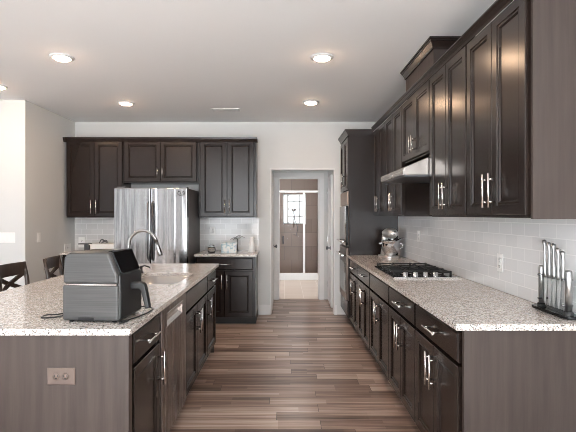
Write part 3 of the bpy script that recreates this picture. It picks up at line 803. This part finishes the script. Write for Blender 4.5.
# ------------------------------------------------------------------ back counter objects
gj = thing('glass_jar', 'small round glass jar on the short back worktop, nearest the refrigerator', 'jar', (-.965, 5.76, .914))
MB().lathe([(.042, 0), (.05, .01), (.054, .05), (.045, .085), (.040, .085), (.048, .05), (.044, .014), (.002, .010)], 20, capt=True).build('bowl', 'glass', gj)
MB().lathe([(.046, .086), (.046, .094), (.03, .108), (.012, .112), (.012, .12), (.002, .122)], 20).build('lid', 'glass', gj)
tb = thing('decorative_box', 'pale blue patterned box on the short back worktop', 'box', (-.74, 5.82, .914))
m = mat('box_pattern', (.5, .6, .65), .6); t = NT(m)
t.color(t.ramp(t.noise(t.coord((1, 1, 1)), 28, 2), [(.40, (.38, .52, .60)), (.5, (.70, .75, .76)), (.62, (.80, .80, .78))]))
MB().box(-.10, .10, -.05, .05, 0, .125).build('body', 'box_pattern', tb, bevel=.006)
MB().box(-.104, .104, -.054, .054, .11, .135).build('lid', 'box_pattern', tb, bevel=.005)
sc_ = thing('scroll_sign', 'small scrolled metal ornament leaning behind the pale blue box', 'ornament', (-.70, 6.10, .914))
b = MB()
b.tube(smooth([(-.06, 0, .16), (0, 0, .185), (.06, 0, .17), (.10, 0, .2), (.14, 0, .185)]), .005, 8)
b.tube(smooth([(-.02, 0, .15), (.03, 0, .20), (.08, 0, .215), (.05, 0, .175), (.0, 0, .165)]), .005, 8)
b.tube([(.04, 0, .0), (.04, 0, .18)], .005, 8); b.box(-.02, .10, -.03, .03, 0, .01)
b.build('scroll', 'nickel', sc_)
va = thing('vase', 'slim white vase at the right end of the short back worktop', 'vase', (-.44, 5.86, .914))
MB().lathe([(.042, 0), (.045, .01), (.040, .08), (.030, .15), (.026, .19), (.030, .205), (.026, .206), (.02, .19), (.03, .05), (.002, .02)], 24).build('body', 'vase_white', va)
wb = thing('white_container', 'low white container with dark wire ornament on top, left of the refrigerator', 'container', (-2.47, 5.99, .914))
MB().prism(rrect(-.17, .17, -.11, .11, .03, 4), 2, 0, .105).build('body', 'plastic_white', wb, bevel=.006)
MB().box(-.175, .175, -.115, .115, .096, .108).build('lid', 'plastic_white', wb, bevel=.004)
wo = thing('wire_ornament', 'small dark curled wire ornament on top of the white container', 'ornament', (-2.49, 5.97, 1.0225))
b = MB()
b.tube(smooth([(-.05, 0, .006), (-.03, 0, .05), (.0, 0, .055), (.0, 0, .02), (.02, 0, .045), (.05, 0, .04), (.055, 0, .006)]), .007, 8)
b.tube(smooth([(-.03, .02, .006), (.0, .02, .03), (.04, .02, .02)]), .007, 8)
b.build('wire', 'dark_steel', wo)
ds = thing('small_stand', 'grey flat-topped stand on the back worktop beside the white container', 'stand', (-2.73, 5.98, .914))
MB().box(-.08, .06, -.06, .06, .10, .115).build('top', 'dark_steel', ds, bevel=.003)
MB().box(-.01, .05, -.03, .03, 0, .10).build('post', 'dark_steel', ds)

# ------------------------------------------------------------------ electrical plates
def plate(label, loc, rz, w_, h_, kind, pm='plastic_white', cat='outlet', n=1):
    p = thing(cat.replace(' ', '_')+'_plate' if 'plate' not in cat else 'plate', label, cat, loc, rz)
    MB().rings([rect(-w_/2, w_/2, -h_/2, h_/2, i, y) for i, y in ((0, 0), (0, -.003), (.003, -.005))]).build('cover', pm, p)
    if kind == 'switch':
        for k in range(n):
            x = (k-(n-1)/2)*.046
            MB().box(x-.016, x+.016, -.008, -.005, -.033, .033).build('rocker', 'plastic_white', p, bevel=.001)
    else:
        for s_ in (-1, 1):
            c = (0, s_*.02) if h_ > w_ else (s_*.02, 0)
            q = MB().lathe([(.0165, 0), (.0165, .002), (.001, .002)], 18, M=Matrix.Translation((c[0], -.005, c[1])) @ Matrix.Rotation(PI/2, 4, 'X')).build('socket', pm, p)
            sl = MB()
            for e_ in (-.006, .006): sl.box(c[0]+e_-.0012, c[0]+e_+.0012, -.0078, -.0068, c[1]-.002, c[1]+.007)
            sl.box(c[0]-.003, c[0]+.003, -.0078, -.0068, c[1]-.011, c[1]-.006)
            sl.build('slots', 'black_plastic', q)
    return p
plate('bronze horizontal outlet plate on the island end panel', (-1.0, 1.9495, .694), 0, .125, .075, 'outlet', 'bronze')
plate('white four-gang switch plate on the far left wall', (-3.20, 4.9995, 1.155), 0, .21, .12, 'switch', cat='switch', n=4)
plate('single white switch on the short wall left of the back cabinets', (XL+.0005, 5.27, 1.145), PI/2, .072, .118, 'switch', cat='switch')
plate('white outlet above the back worktop on the short left wall', (XL+.0005, 5.975, .965), PI/2, .17, .118, 'outlet')
plate('white outlet on the back tile above the glass jar', (-1.02, YB-.0105, 1.19), 0, .075, .118, 'outlet')
plate('white outlet on the back tile left of the white container', (-2.88, YB-.0105, 1.03), 0, .09, .15, 'outlet')
plate('white outlet on the right tile beyond the cooktop', (XW-.0105, 4.62, 1.19), -PI/2, .075, .118, 'outlet')
plate('white outlet on the right tile between the cooktop and the knife stand', (XW-.0105, 2.875, 1.10), -PI/2, .075, .118, 'outlet')

# ------------------------------------------------------------------ ceiling
LG = 'recessed ceiling lights'
lights = [((-1.865, 3.645), 'recessed ceiling light nearest above the middle of the island'), ((.314, 3.645), 'recessed ceiling light above the aisle, nearer one'),
          ((-1.873, 5.14), 'recessed ceiling light near the back cabinets, left of the vent'), ((.31, 5.10), 'recessed ceiling light near the hall opening, right of the vent'),
          ((-2.95, 4.465), 'recessed ceiling light cut by the left edge of the picture')]
for k, ((x, y), L) in enumerate(lights):
    if k == 0:
        p0 = thing('recessed_light', L, 'ceiling light', (x, y, CZ), 0, LG)
        MB().lathe([(.096, 0), (.094, -.008), (.075, -.014), (.066, -.014), (.066, -.004)], 32, capb=False, capt=False).build('trim_ring', 'trim_white', p0)
        MB().lathe([(.0655, -.012), (.055, -.022), (.03, -.027), (.001, -.028)], 32, capb=False).build('diffuser', 'bulb', p0)
    else:
        p = copy_tree(p0); p.location = (x, y, CZ); p['label'] = L
vt = thing('ceiling_vent', 'small white slotted air vent in the ceiling', 'vent', (-.735, 5.46, CZ))
b = MB(); b.box(-.17, .17, -.07, -.055, -.008, 0); b.box(-.17, .17, .055, .07, -.008, 0); b.box(-.17, -.15, -.055, .055, -.008, 0); b.box(.15, .17, -.055, .055, -.008, 0)
b.build('frame', 'trim_white', vt)
b = MB()
for k in range(7): b.beam((-.15, -.045+k*.015, -.006), (.15, -.045+k*.015, -.006), .010, .0015)
b.build('louvers', 'trim_white', vt)
MB().box(-.15, .15, -.055, .055, -.0015, -.0005).build('duct_shade', 'shadow_gap', vt)  # flat dark sheet painted as the shade behind the louvers
